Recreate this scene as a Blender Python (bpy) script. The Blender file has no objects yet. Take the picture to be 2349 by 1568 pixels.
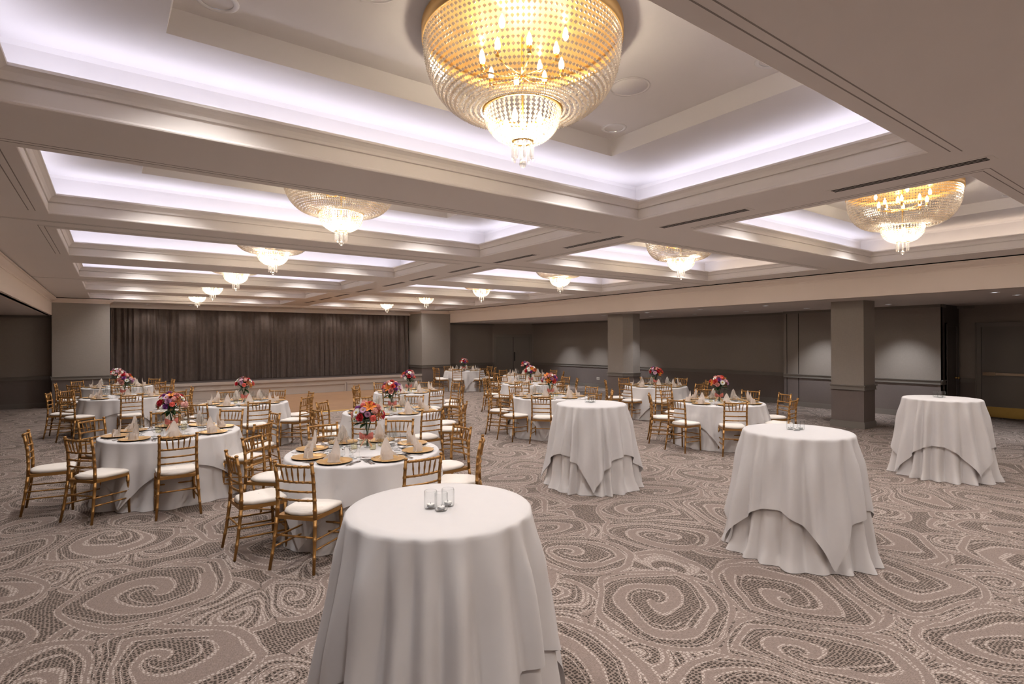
import bpy, bmesh, math, random
from mathutils import Vector, Matrix
PI = math.pi
SC = bpy.context.scene
COL = SC.collection
R = random.Random(7)

# ------------------------------------------------------------------ objects
def props(o, label=None, cat=None, group=None, kind=None):
    if label: o['label'] = label
    if cat: o['category'] = cat
    if group: o['group'] = group
    if kind: o['kind'] = kind
    return o

def put(name, mesh, parent=None, loc=(0, 0, 0), rot=(0, 0, 0), scale=None):
    o = bpy.data.objects.new(name, mesh)
    COL.objects.link(o)
    o.location = loc
    o.rotation_euler = rot
    if scale: o.scale = scale
    if parent: o.parent = parent
    return o

def thing(name, label, cat, loc=(0, 0, 0), rz=0.0, group=None, mesh=None):
    return props(put(name, mesh, None, loc, (0, 0, rz)), label, cat, group)

def struct(name, mesh, parent=None):
    o = put(name, mesh, parent)
    if parent is None: o['kind'] = 'structure'
    return o

# ------------------------------------------------------------------ mesh builder
class MB:
    def __init__(s): s.v = []; s.f = []; s.m = []; s.sm = []
    def add(s, vs, fs, mi=0, smooth=False):
        b = len(s.v)
        s.v += [tuple(v) for v in vs]
        for f in fs:
            s.f.append(tuple(b + i for i in f)); s.m.append(mi); s.sm.append(smooth)
        return s
    def box(s, x0, x1, y0, y1, z0, z1, mi=0):
        vs = [(x, y, z) for x in (x0, x1) for y in (y0, y1) for z in (z0, z1)]
        return s.add(vs, [(0, 1, 3, 2), (4, 6, 7, 5), (0, 4, 5, 1), (2, 3, 7, 6), (0, 2, 6, 4), (1, 5, 7, 3)], mi)
    def obox(s, p0, p1, w0, w1, z0, z1, mi=0):
        """box along the ground line p0-p1, from w0 to w1 to its left, z0 to z1"""
        d = Vector((p1[0] - p0[0], p1[1] - p0[1])); d.normalize(); n = Vector((-d.y, d.x))
        q = [(p[0] + n.x * w, p[1] + n.y * w) for p in (p0, p1) for w in (w0, w1)]
        vs = [(a, b, z) for (a, b) in q for z in (z0, z1)]
        return s.add(vs, [(0, 1, 3, 2), (4, 6, 7, 5), (0, 4, 5, 1), (2, 3, 7, 6), (0, 2, 6, 4), (1, 5, 7, 3)], mi)
    def lathe(s, prof, n=24, mi=0, c=(0, 0, 0), smooth=True, cap=True):
        vs = []
        for r, z in prof:
            for i in range(n):
                a = 2 * PI * i / n
                vs.append((c[0] + r * math.cos(a), c[1] + r * math.sin(a), c[2] + z))
        fs = []
        for k in range(len(prof) - 1):
            for i in range(n):
                j = (i + 1) % n
                fs.append((k * n + i, k * n + j, (k + 1) * n + j, (k + 1) * n + i))
        s.add(vs, fs, mi, smooth)
        if cap:
            b = len(s.v) - len(vs)
            s.f.append(tuple(b + n - 1 - i for i in range(n))); s.m.append(mi); s.sm.append(False)
            t = b + (len(prof) - 1) * n
            s.f.append(tuple(t + i for i in range(n))); s.m.append(mi); s.sm.append(False)
        return s
    def tube(s, pts, rad, n=8, mi=0, smooth=True):
        pts = [Vector(p) for p in pts]
        if not hasattr(rad, '__len__'): rad = [rad] * len(pts)
        vs = []
        t0 = (pts[1] - pts[0]).normalized()
        u = t0.orthogonal().normalized()
        for k, p in enumerate(pts):
            a = pts[max(0, k - 1)]; b = pts[min(len(pts) - 1, k + 1)]
            t = (b - a).normalized()
            u = (u - t * u.dot(t)).normalized(); w = t.cross(u)
            for i in range(n):
                an = 2 * PI * i / n
                vs.append(p + (u * math.cos(an) + w * math.sin(an)) * rad[k])
        fs = []
        for k in range(len(pts) - 1):
            for i in range(n):
                j = (i + 1) % n
                fs.append((k * n + i, k * n + j, (k + 1) * n + j, (k + 1) * n + i))
        fs.append(tuple(n - 1 - i for i in range(n)))
        fs.append(tuple((len(pts) - 1) * n + i for i in range(n)))
        return s.add(vs, fs, mi, smooth)
    def loft(s, loops, mi=0, smooth=False, closed=True):
        n = len(loops[0]); b = [v for l in loops for v in l]; fs = []
        for k in range(len(loops) - 1):
            for i in range(n if closed else n - 1):
                j = (i + 1) % n
                fs.append((k * n + i, k * n + j, (k + 1) * n + j, (k + 1) * n + i))
        return s.add(b, fs, mi, smooth)
    def grid(s, fn, nu, nv, mi=0, smooth=True):
        vs = [fn(i / nu, j / nv) for j in range(nv + 1) for i in range(nu + 1)]
        fs = [(j * (nu + 1) + i, j * (nu + 1) + i + 1, (j + 1) * (nu + 1) + i + 1, (j + 1) * (nu + 1) + i) for j in range(nv) for i in range(nu)]
        return s.add(vs, fs, mi, smooth)
    def mesh(s, name, *mats, fix=True):
        me = bpy.data.meshes.new(name)
        me.from_pydata(s.v, [], s.f)
        for m in mats: me.materials.append(m)
        me.polygons.foreach_set('material_index', s.m)
        me.polygons.foreach_set('use_smooth', s.sm)
        if fix:
            bm = bmesh.new(); bm.from_mesh(me)
            bmesh.ops.recalc_face_normals(bm, faces=bm.faces)
            bm.to_mesh(me); bm.free()
        me.update()
        return me

# ------------------------------------------------------------------ materials
def srgb(r, g, b):
    f = lambda c: (c / 255 / 12.92) if c <= 10 else ((c / 255 + .055) / 1.055) ** 2.4
    return (f(r), f(g), f(b), 1)

class NT:
    def __init__(s, name):
        s.mat = bpy.data.materials.new(name); s.mat.use_nodes = True
        s.t = s.mat.node_tree; s.t.nodes.clear()
        s.out = s.t.nodes.new('ShaderNodeOutputMaterial')
    def n(s, typ, **kw):
        nd = s.t.nodes.new(typ)
        for k, v in kw.items():
            if k in ('op', 'operation'): nd.operation = v
            elif hasattr(nd, k) and not k[0].isupper(): setattr(nd, k, v)
            else: s.inp(nd, k, v)
        return nd
    def inp(s, nd, k, v):
        i = nd.inputs[k.replace('_', ' ') if isinstance(k, str) else k]
        if isinstance(v, bpy.types.NodeSocket): s.t.links.new(v, i)
        else: i.default_value = v
    def math(s, op, a, b=None, c=None):
        nd = s.t.nodes.new('ShaderNodeMath'); nd.operation = op
        for k, v in enumerate((a, b, c)):
            if v is not None: s.inp(nd, k, v)
        return nd.outputs[0]
    def vmath(s, op, a, b=None, out=0):
        nd = s.t.nodes.new('ShaderNodeVectorMath'); nd.operation = op
        s.inp(nd, 0, a)
        if b is not None: s.inp(nd, 1, b)
        return nd.outputs[out]
    def mix(s, f, a, b):
        nd = s.t.nodes.new('ShaderNodeMix'); nd.data_type = 'RGBA'
        s.inp(nd, 0, f); s.inp(nd, 6, a); s.inp(nd, 7, b)
        return nd.outputs[2]
    def pos(s):
        return s.n('ShaderNodeNewGeometry').outputs['Position']
    def objco(s):
        return s.n('ShaderNodeTexCoord').outputs['Object']
    def noise(s, vec, scale, detail=2, rough=.5, out=0):
        nd = s.t.nodes.new('ShaderNodeTexNoise')
        s.inp(nd, 'Vector', vec); nd.inputs['Scale'].default_value = scale
        nd.inputs['Detail'].default_value = detail; nd.inputs['Roughness'].default_value = rough
        return nd.outputs[out]
    def bump(s, h, strength=.2, dist=.01):
        nd = s.n('ShaderNodeBump', Height=h)
        nd.inputs['Strength'].default_value = strength; nd.inputs['Distance'].default_value = dist
        return nd.outputs[0]
    def surf(s, sh):
        s.t.links.new(sh, s.out.inputs['Surface']); return s.mat
    def bsdf(s, **kw):
        nd = s.t.nodes.new('ShaderNodeBsdfPrincipled')
        for k, v in kw.items(): s.inp(nd, k, v)
        return nd.outputs[0]

def simple(name, col, rough=.6, metal=0.0, var=.06, scale=30, bump=0.0, **kw):
    t = NT(name); co = t.objco()
    nz = t.noise(co, scale, 3)
    c2 = tuple(x * (1 - var) for x in col[:3]) + (1,)
    c1 = tuple(min(1, x * (1 + var)) for x in col[:3]) + (1,)
    a = dict(Base_Color=t.mix(nz, c2, c1), Roughness=rough, Metallic=metal)
    if bump: a['Normal'] = t.bump(nz, bump, .004)
    a.update(kw)
    return t.surf(t.bsdf(**a))

M = {}
M['ceiling'] = simple('ceiling_paint', (.80, .745, .71, 1), .75, var=.02, scale=2)
M['coffer'] = simple('coffer_paint', (.77, .745, .75, 1), .75, var=.015, scale=2)
M['tray'] = simple('tray_paint', (.76, .72, .70, 1), .75, var=.02, scale=2)
M['fascia'] = simple('bulkhead_paint', (.80, .69, .62, 1), .75, var=.02, scale=2)
M['gap'] = simple('gap_shade_black', (.006, .005, .005, 1), .95)  # black painted for shade in the crown gaps; also slots, seams, door recess
M['groove'] = simple('groove_shade_socket_tan', (.30, .26, .24, 1), .8)  # dark tan painted for shade in the grooves; also outlet sockets
M['low_ceiling'] = simple('aisle_ceiling_paint', (.62, .55, .51, 1), .8, var=.03, scale=2)
def wall_mat(name, c, fine=90):
    t = NT(name); p = t.pos()
    s = t.vmath('MULTIPLY', p, (140.0, 140.0, 14.0))
    a = t.noise(s, 1.0, 3, .6)
    q = t.vmath('MULTIPLY', p, (12.0, 12.0, 160.0))
    b = t.noise(q, 1.0, 2, .6)
    w = t.math('MULTIPLY', t.math('ADD', a, b), .5)
    lo = tuple(x * .80 for x in c[:3]) + (1,); hi = tuple(x * 1.2 for x in c[:3]) + (1,)
    return t.surf(t.bsdf(Base_Color=t.mix(w, lo, hi), Roughness=.8, Normal=t.bump(w, .15, .002)))
M['wall'] = wall_mat('linen_wallpaper', (.300, .262, .232, 1))
M['wains'] = wall_mat('wainscot_wallpaper', (.185, .154, .142, 1))
M['pilaster'] = wall_mat('pilaster_wallpaper', (.31, .275, .245, 1))
M['trim'] = simple('trim_paint', (.205, .185, .165, 1), .45, var=.03, scale=3)
M['door'] = simple('door_paint', (.175, .155, .140, 1), .5, var=.03, scale=3)
M['doordark'] = simple('dark_door_paint', (.10, .085, .08, 1), .5, var=.03, scale=3)
M['brass'] = simple('brass', (.75, .50, .18, 1), .28, 1.0, var=.05)
M['kick'] = simple('brushed_brass_plate', (.50, .33, .10, 1), .35, .9, var=.08, scale=8)
M['steel'] = simple('polished_cutlery_steel', (.62, .60, .58, 1), .16, 1.0, var=.03)
M['darkmetal'] = simple('dark_metal', (.03, .028, .026, 1), .4, .6)
M['bar'] = simple('bronze_push_bar', (.34, .26, .19, 1), .32, .8, var=.05)
M['chair'] = simple('gold_chair_paint', (.36, .185, .055, 1), .40, .55, var=.10, scale=40)
M['cushion'] = simple('cream_seat_fabric', (.80, .74, .68, 1), .85, var=.03, scale=60, bump=.1)
M['linen'] = simple('white_table_linen', (.64, .615, .612, 1), .85, var=.02, scale=14, bump=.12)
M['linen2'] = simple('white_under_linen', (.64, .61, .60, 1), .88, var=.02, scale=14, bump=.12)
def napkin_mat():
    t = NT('ivory_napkin_fabric'); nz = t.noise(t.objco(), 60, 3)
    c = t.mix(nz, (.80, .73, .675, 1), (.86, .80, .75, 1))
    d = t.n('ShaderNodeBsdfDiffuse', Color=c, Normal=t.bump(nz, .1, .004)); tr = t.n('ShaderNodeBsdfTranslucent', Color=(.86, .76, .68, 1))
    m = t.n('ShaderNodeMixShader', Fac=.38)
    t.t.links.new(d.outputs[0], m.inputs[1]); t.t.links.new(tr.outputs[0], m.inputs[2])
    return t.surf(m.outputs[0])
M['napkin'] = napkin_mat()
M['china'] = simple('white_china', (.85, .83, .82, 1), .15, var=.01)
M['charger'] = simple('gold_charger_lacquer', (.70, .44, .18, 1), .30, .55, var=.12, scale=35)
M['chargerdark'] = simple('charger_underside', (.05, .03, .015, 1), .5, .2)
M['wax'] = simple('white_wax', (.85, .83, .80, 1), .5, var=.01)
M['tin'] = simple('tealight_tin', (.6, .6, .6, 1), .35, .9)
M['velvet'] = None
def velvet():
    t = NT('brown_velvet'); p = t.pos()
    nz = t.noise(p, 9, 4, .6); n2 = t.noise(t.vmath('MULTIPLY', p, (70.0, 70.0, 9.0)), 1.0, 2)
    w = t.math('ADD', t.math('MULTIPLY', nz, .6), t.math('MULTIPLY', n2, .4))
    c = t.mix(w, (.020, .013, .011, 1), (.15, .108, .09, 1))
    return t.surf(t.bsdf(Base_Color=c, Roughness=.55, Sheen_Weight=.7, Sheen_Roughness=.35, Sheen_Tint=(.75, .62, .55, 1), Normal=t.bump(w, .25, .01)))
M['velvet'] = velvet()
def glass(name, tint=(.97, .98, .98, 1), edge=.42, gl=.9):
    """thin blown glass: clear seen face on, greyer and mirror-like towards its rims"""
    t = NT(name)
    lw = t.n('ShaderNodeLayerWeight'); lw.inputs['Blend'].default_value = .5
    f = lw.outputs['Facing']
    dark = tuple(x * edge for x in tint[:3]) + (1,)
    tr = t.n('ShaderNodeBsdfTransparent', Color=t.mix(t.math('POWER', f, 3.0), tint, dark))
    g = t.n('ShaderNodeBsdfGlossy', Roughness=.04, Color=(gl, gl, gl, 1))
    m = t.n('ShaderNodeMixShader', Fac=t.math('ADD', .045, t.math('MULTIPLY', t.math('POWER', f, 3.5), .55)))
    t.t.links.new(tr.outputs[0], m.inputs[1]); t.t.links.new(g.outputs[0], m.inputs[2])
    return t.surf(m.outputs[0])
M['glass'] = glass('clear_glass', edge=.5)
M['votiveglass'] = glass('pale_amber_glass', (.93, .90, .74, 1), .5)
def crystal(name, diff=(.92, .86, .80, 1), a=.42, b=.45):
    """cut crystal: facets that mirror, scatter and let light through"""
    t = NT(name)
    tr = t.n('ShaderNodeBsdfTransparent', Color=(.97, .96, .95, 1))
    g = t.n('ShaderNodeBsdfGlossy', Roughness=.12, Color=(.95, .93, .9, 1))
    d = t.n('ShaderNodeBsdfTranslucent', Color=diff)
    d2 = t.n('ShaderNodeBsdfDiffuse', Color=diff)
    m0 = t.n('ShaderNodeMixShader', Fac=.5)
    t.t.links.new(d.outputs[0], m0.inputs[1]); t.t.links.new(d2.outputs[0], m0.inputs[2])
    m1 = t.n('ShaderNodeMixShader', Fac=b)
    t.t.links.new(g.outputs[0], m1.inputs[1]); t.t.links.new(m0.outputs[0], m1.inputs[2])
    m2 = t.n('ShaderNodeMixShader', Fac=a)
    t.t.links.new(m1.outputs[0], m2.inputs[1]); t.t.links.new(tr.outputs[0], m2.inputs[2])
    return t.surf(m2.outputs[0])
M['crystal'] = crystal('cut_crystal')
M['prism'] = crystal('clear_prism_crystal', (.9, .9, .9, 1), .55, .2)
def emis(name, col, st):
    t = NT(name); e = t.n('ShaderNodeEmission', Color=col, Strength=st)
    return t.surf(e.outputs[0])
M['bulb'] = emis('warm_bulb_glow', (1.0, .80, .52, 1), 14.0)
M['lens'] = emis('downlight_lens_glow', (.88, .94, 1.0, 1), 3.2)
M['lens2'] = emis('small_downlight_glow', (.92, .96, 1.0, 1), 2.6)
M['white'] = simple('white_enamel', (.80, .78, .78, 1), .4, var=.01)
M['reflector'] = simple('downlight_reflector', (.75, .78, .82, 1), .2, .9)
M['pan'] = simple('gilded_pan', (.86, .56, .22, 1), .42, .75, var=.05, scale=6)
M['gold'] = simple('polished_gilt', (.86, .55, .17, 1), .22, .95, var=.05)
M['plate'] = simple('outlet_plate_plastic', (.62, .58, .52, 1), .4)
M['leaf'] = simple('dark_green_leaf', (.022, .058, .016, 1), .45, var=.45, scale=25)
M['stem'] = simple('green_stem', (.03, .07, .02, 1), .5, var=.3)
M['ribbon'] = simple('coral_ribbon', (.68, .20, .16, 1), .4, var=.25, scale=18)
M['ribbon2'] = simple('peach_ribbon', (.80, .45, .30, 1), .4, var=.15, scale=18)
BL = {'red': (.62, .03, .05, 1), 'coral': (.78, .13, .10, 1), 'pink': (.82, .40, .36, 1), 'white': (.84, .82, .76, 1),
      'purple': (.32, .09, .36, 1), 'orange': (.72, .22, .02, 1), 'lilac': (.60, .34, .50, 1), 'rust': (.34, .10, .03, 1)}
for k, c in BL.items(): M['bloom_' + k] = simple(k + '_petals', c, .6, var=.3, scale=35)
M['pollen'] = simple('yellow_pollen', (.45, .34, .04, 1), .8)

def carpet():
    t = NT('swirl_carpet')
    p = t.pos()
    sep = t.n('ShaderNodeSeparateXYZ', Vector=p)
    p2 = t.n('ShaderNodeCombineXYZ', X=sep.outputs[0], Y=sep.outputs[1]).outputs[0]
    def warp(v, scale, amt):
        nz = t.noise(v, scale, 1, .5, out=1)
        w = t.vmath('SCALE', t.vmath('SUBTRACT', nz, (.5, .5, .5))); w.node.inputs['Scale'].default_value = amt
        sq = t.n('ShaderNodeSeparateXYZ', Vector=t.vmath('ADD', v, w))
        return t.n('ShaderNodeCombineXYZ', X=sq.outputs[0], Y=sq.outputs[1]).outputs[0]
    def lt_(x, c): return t.math('LESS_THAN', x, c)
    def near(x, c, wd): return lt_(t.math('ABSOLUTE', t.math('SUBTRACT', x, c)), wd)
    def swirl(scale, seed, amt, rmax):
        """curls: one tapering spiral band winding into each cell; returns (band, outline)"""
        q = warp(warp(t.vmath('ADD', p2, (seed, seed * 1.7, 0.0)), .75, amt), 2.1, .14)
        kw = dict(voronoi_dimensions='2D', Vector=q, Scale=scale, Randomness=.92)
        vo = t.n('ShaderNodeTexVoronoi', feature='F1', **kw)
        v2 = t.n('ShaderNodeTexVoronoi', feature='F2', **kw)
        d = t.vmath('SUBTRACT', q, vo.outputs['Position'])
        ds = t.n('ShaderNodeSeparateXYZ', Vector=d)
        th = t.math('DIVIDE', t.math('ARCTAN2', ds.outputs[1], ds.outputs[0]), 2 * PI)
        cs = t.n('ShaderNodeSeparateXYZ', Vector=vo.outputs['Color'])
        sg = t.math('SUBTRACT', t.math('MULTIPLY', t.math('GREATER_THAN', cs.outputs[0], .5), 2.0), 1.0)
        th = t.math('FRACT', t.math('ADD', t.math('MULTIPLY', th, sg), cs.outputs[1]))
        rho = t.math('DIVIDE', vo.outputs['Distance'], v2.outputs['Distance'])   # 0 in the cell's eye, 1 on its border
        f2 = t.math('DIVIDE', v2.outputs['Distance'], scale)
        per = .40
        a = t.math('DIVIDE', t.math('ADD', t.math('SUBTRACT', .965, rho), t.math('MULTIPLY', th, -per)), per)
        a = t.math('ADD', a, 1.0)
        s = t.math('FRACT', a)
        k = t.math('ADD', .47, t.math('MULTIPLY', t.math('SUBTRACT', .5, th), .16))
        rad = t.math('DIVIDE', vo.outputs['Distance'], scale)
        inn = t.math('MULTIPLY', lt_(rho, .965), lt_(rad, rmax))
        edge = t.math('MULTIPLY', t.math('MULTIPLY', lt_(rho, .965), lt_(t.math('ABSOLUTE', t.math('SUBTRACT', rad, rmax - .035)), .035)), 1.0)
        rim = t.math('MULTIPLY', lt_(rho, .965), t.math('MAXIMUM', lt_(t.math('ABSOLUTE', t.math('SUBTRACT', rad, rmax - .007)), .0075), lt_(t.math('ABSOLUTE', t.math('SUBTRACT', rad, rmax - .066)), .006)))
        band = t.math('MULTIPLY', lt_(s, k), inn)
        ow = t.math('DIVIDE', .0115 / per, f2)
        ow2 = t.math('MULTIPLY', ow, 1.3)
        def nr(x, c, w): return lt_(t.math('ABSOLUTE', t.math('SUBTRACT', x, c)), w)
        ol = t.math('MULTIPLY', t.math('MAXIMUM', nr(s, ow2, ow), nr(s, t.math('SUBTRACT', k, ow2), ow)), inn)
        ol2 = t.math('MULTIPLY', nr(s, t.math('ADD', k, t.math('MULTIPLY', ow, 4.0)), t.math('MULTIPLY', ow, .55)), inn)
        return t.math('MAXIMUM', band, edge), t.math('MAXIMUM', t.math('MULTIPLY', t.math('MAXIMUM', ol, ol2), t.math('SUBTRACT', 1.0, edge)), rim), inn
    b1, o1, i1 = swirl(.98, 3.1, .85, .56)
    b2, o2, i2 = swirl(1.75, 9.4, .6, .345)
    out1 = t.math('SUBTRACT', 1.0, i1)
    light = t.math('MAXIMUM', b1, t.math('MULTIPLY', b2, out1))
    outl = t.math('MAXIMUM', o1, t.math('MULTIPLY', o2, out1))
    dv = t.n('ShaderNodeTexVoronoi', voronoi_dimensions='2D', feature='F1', Vector=warp(p2, .9, .25), Scale=46.0, Randomness=.40)
    dot = lt_(dv.outputs['Distance'], .38)
    th1 = t.noise(t.vmath('MULTIPLY', p2, (40.0, 190.0, 1.0)), 1.0, 2, .6)
    th2 = t.noise(t.vmath('MULTIPLY', p2, (190.0, 40.0, 1.0)), 1.0, 2, .6)
    fib = t.math('SMOOTH_MIN', t.math('MAXIMUM', t.math('MULTIPLY', t.math('SUBTRACT', t.math('MULTIPLY', t.math('ADD', th1, th2), .5), .30), 2.5), 0.0), 1.0, .05)
    blot = t.noise(p2, 2.2, 3, .6)
    lt = t.mix(fib, CT[0], CT[1])
    lt = t.mix(t.math('MULTIPLY', blot, .35), lt, CT[2])
    dk = t.mix(fib, CT[3], CT[4])
    dk = t.mix(dot, dk, CT[5])
    ol = t.mix(dot, CT[6], CT[7])
    c = t.mix(light, dk, lt)
    c = t.mix(outl, c, ol)
    hgt = t.math('ADD', t.math('MULTIPLY', fib, .6), t.math('MULTIPLY', dot, .3))
    return t.surf(t.bsdf(Base_Color=c, Roughness=.95, Normal=t.bump(hgt, .35, .004)))
CT = [tuple(x * .76 for x in c) + (1,) for c in ((.165, .122, .102), (.46, .365, .318), (.27, .195, .168), (.220, .165, .138), (.43, .345, .295), (.066, .047, .036), (.32, .25, .213), (.60, .505, .45))]
M['carpet'] = carpet()
def wood():
    t = NT('parquet_wood'); p = t.pos()
    br = t.n('ShaderNodeTexBrick', Vector=p, Scale=1.0)
    br.inputs['Color1'].default_value = (.30, .165, .085, 1); br.inputs['Color2'].default_value = (.22, .115, .058, 1)
    br.inputs['Mortar'].default_value = (.10, .05, .03, 1)
    br.inputs['Mortar Size'].default_value = .004; br.inputs['Brick Width'].default_value = .9; br.inputs['Row Height'].default_value = .11
    g = t.noise(t.vmath('MULTIPLY', p, (3.0, 45.0, 1.0)), 1.0, 3, .6)
    c = t.mix(t.math('MULTIPLY', g, .5), br.outputs['Color'], (.40, .25, .14, 1))
    return t.surf(t.bsdf(Base_Color=c, Roughness=.38))
M['wood'] = wood()
M['edge'] = simple('gold_floor_edge', (.80, .50, .12, 1), .4, .3, var=.05)
M['stagefloor'] = simple('dark_stage_boards', (.05, .035, .03, 1), .6)
# ------------------------------------------------------------------ the room
ZC, ZA = 3.286, 2.76           # underside of the hall's beams, aisle ceilings
YB = 21.2                      # front of the pilasters and the stage
XL, XR = -1.443, 12.04         # the two bulkheads
COLS = [(-.54, 4.902), (5.893, 11.157)]
ROWS = [(-2.25, .50), (1.48, 4.265), (5.169, 7.637), (8.563, 11.034), (11.998, 14.416), (15.465, 17.752), (18.736, 21.0)]

def polyprism(mb, poly, z0, z1, off=0.0, mi=0):
    """upright prism over a convex counter-clockwise outline, grown by off"""
    n = len(poly); P = [Vector(p) for p in poly]; o = []
    for i in range(n):
        a = (P[i] - P[i - 1]).normalized(); b = (P[(i + 1) % n] - P[i]).normalized()
        na = Vector((a.y, -a.x)); nb = Vector((b.y, -b.x))
        m = (na + nb); m = m / max(.2, m.dot(na))
        o.append(P[i] + m * off)
    vs = [(p.x, p.y, z) for z in (z0, z1) for p in o]
    fs = [(i, (i + 1) % n, n + (i + 1) % n, n + i) for i in range(n)] + [tuple(range(n - 1, -1, -1)), tuple(range(n, 2 * n))]
    mb.add(vs, fs, mi)
    return mb

mb = MB(); mb.add([(-6.2, -4.2, 0), (17.7, -4.2, 0), (17.7, 23, 0), (-6.2, 23, 0)], [(0, 1, 2, 3)])
struct('floor', mb.mesh('floor', M['carpet']))

# ceiling of the hall: beams between coffer openings
ceil_mb = MB()
xs = [XL + .1, COLS[0][0], COLS[0][1], COLS[1][0], COLS[1][1], XR - .1]
ys = [-4.2]
for a, b in ROWS: ys += [a, b]
ys.append(YB)
for i in range(5):
    for j in range(len(ys) - 1):
        if i in (1, 3) and j % 2 == 1: continue
        ceil_mb.add([(xs[i], ys[j], ZC), (xs[i + 1], ys[j], ZC), (xs[i + 1], ys[j + 1], ZC), (xs[i], ys[j + 1], ZC)], [(0, 3, 2, 1)])
ceil_o = struct('ceiling', ceil_mb.mesh('ceiling', M['ceiling'], fix=False))

def rect(cx, cy, hx, hy, z): return [(cx - hx, cy - hy, z), (cx + hx, cy - hy, z), (cx + hx, cy + hy, z), (cx - hx, cy + hy, z)]
Z1, Z2 = 3.77, 3.92
coffers = []
for (x0, x1) in COLS:
    for ri, (y0, y1) in enumerate(ROWS):
        cx, cy, hx, hy = (x0 + x1) / 2, (y0 + y1) / 2, (x1 - x0) / 2, (y1 - y0) / 2
        tx, ty = hx - .81, hy - .36
        L = lambda o, z: rect(cx, cy, hx + o, hy + o, z)
        mb = MB()
        mb.loft([L(.0, ZC), L(-.006, ZC + .004), L(-.009, ZC + .012), L(-.004, ZC + .022), L(.004, ZC + .028), L(.006, 3.405)], 0)
        mb.loft([L(.006, 3.405), L(.018, 3.409), L(.018, 3.418), L(-.002, 3.421)], 0)
        mb.loft([L(-.002, 3.421), L(-.010, 3.440), L(-.026, 3.462), L(-.052, 3.478), L(-.066, 3.482), L(-.066, 3.500), L(.03, 3.500), L(.03, 3.42), L(.27, 3.42)], 0)
        mb.loft([L(.27, 3.42), L(.27, Z1 - .03), L(.25, Z1), rect(cx, cy, tx, ty, Z1)], 1)
        mb.loft([rect(cx, cy, tx, ty, Z1), rect(cx, cy, tx - .03, ty - .03, Z2)], 2)
        mb.add(rect(cx, cy, tx - .03, ty - .03, Z2), [(0, 3, 2, 1)], 2)
        put('coffer', mb.mesh('coffer', M['ceiling'], M['coffer'], M['tray'], fix=False), ceil_o)
        coffers.append((cx, cy, hx, hy, tx, ty, ri, 0 if x0 < 0 else 1))

# control joints around and between openings: thin strips, groove shade painted tan
jt = MB()
def joint(x0, x1, y0, y1): jt.box(x0, x1, y0, y1, ZC - .0012, ZC + .001)
for (x0, x1) in COLS:
    for ri, (y0, y1) in enumerate(ROWS[:4]):
        for k, d in enumerate((.10, .155)):
            joint(x0 - d, x1 + d, y0 - d - .004, y0 - d + .004)
            if ri > 0: joint(x0 - d - .004, x0 - d + .004, y0 - d, y1 - .1)
for d in (-.025, .025): joint(xs[0], xs[-1], 8.10 + d - .004, 8.10 + d + .004)
for d in (-.025, .025): joint(xs[0], xs[-1], 14.95 + d - .004, 14.95 + d + .004)
put('joint', jt.mesh('ceiling_joint', M['groove']), ceil_o)

# aisle ceilings
mb = MB(); mb.add([(XR + .05, -4.2, ZA), (17.7, -4.2, ZA), (17.7, 22, ZA), (XR + .05, 22, ZA)], [(0, 3, 2, 1)])
struct('ceiling_right', mb.mesh('ceiling_right', M['low_ceiling'], fix=False))
mb = MB(); mb.add([(-6.2, -4.2, ZA), (XL - .05, -4.2, ZA), (XL - .05, 22, ZA), (-6.2, 22, ZA)], [(0, 3, 2, 1)])
struct('ceiling_left', mb.mesh('ceiling_left', M['low_ceiling'], fix=False))

# bulkheads with their crown moulding and a black strip painted as the gap's shade
CR = [(0, 3.135), (.012, 3.137), (.012, 3.158), (.022, 3.168), (.045, 3.182), (.078, 3.205), (.100, 3.228), (.106, 3.232), (.120, 3.232), (.120, 3.266), (0, 3.266)]
def crown(mb, pts, side, mi=0):
    """crown profile swept along a line; side = unit normal into the room at each end (mitres included)"""
    loops = []
    for p, n in zip(pts, side):
        loops.append([(p[0] + n[0] * o, p[1] + n[1] * o, z) for o, z in CR])
    mb.loft([[l[k] for k in range(len(CR))] for l in loops], mi, closed=False)
for nm, x, s in (('trim_bulkhead_right', XR, -1), ('trim_bulkhead_left', XL, 1)):
    mb = MB()
    mb.box(min(x, x - s * .12), max(x, x - s * .12), -4.2, YB + .02, ZA, ZC + .02, 0)
    crown(mb, [(x, -4.2), (x, YB)], [(s, 0), (s, -1)], 0)
    mb.box(x if s > 0 else x - .09, x + .09 if s > 0 else x, -4.2, YB, 3.267, ZC + .015, 1)
    struct(nm, mb.mesh(nm, M['fascia'], M['gap']))

# pilasters, columns
def shaft(name, poly, ztop, crowned=False):
    mb = MB()
    polyprism(mb, poly, 0, .83, 0, 1)
    polyprism(mb, poly, .83, ztop, 0, 0)
    polyprism(mb, poly, .0, .125, .020, 2); polyprism(mb, poly, .125, .145, .012, 2)
    polyprism(mb, poly, .835, .915, .018, 2); polyprism(mb, poly, .825, .840, .030, 2); polyprism(mb, poly, .912, .934, .040, 2)
    if crowned:
        for k in range(len(CR) - 1):
            if CR[k + 1][1] - CR[k][1] > .001:
                polyprism(mb, poly, CR[k][1], CR[k + 1][1], max(CR[k][0], .002) + (CR[k + 1][0] - CR[k][0]) * .5, 3)
        polyprism(mb, poly, 3.267, ZC, .09, 4)  # black band painted as the shade between crown and ceiling
    struct(name, mb.mesh(name, M['pilaster'], M['wains2'], M['trim'], M['fascia'], M['gap']))
M['wains2'] = wall_mat('column_wainscot', (.170, .138, .125, 1))
PLL = [(XL, YB), (-.05, YB), (-.05, 22.6), (XL, 22.6)]
PRR = [(10.66, YB), (XR, YB), (XR, 22.6), (10.66, 22.6)]
shaft('wall_pilaster_left', PLL, ZC, True)
shaft('wall_pilaster_right', PRR, ZC, True)
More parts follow.
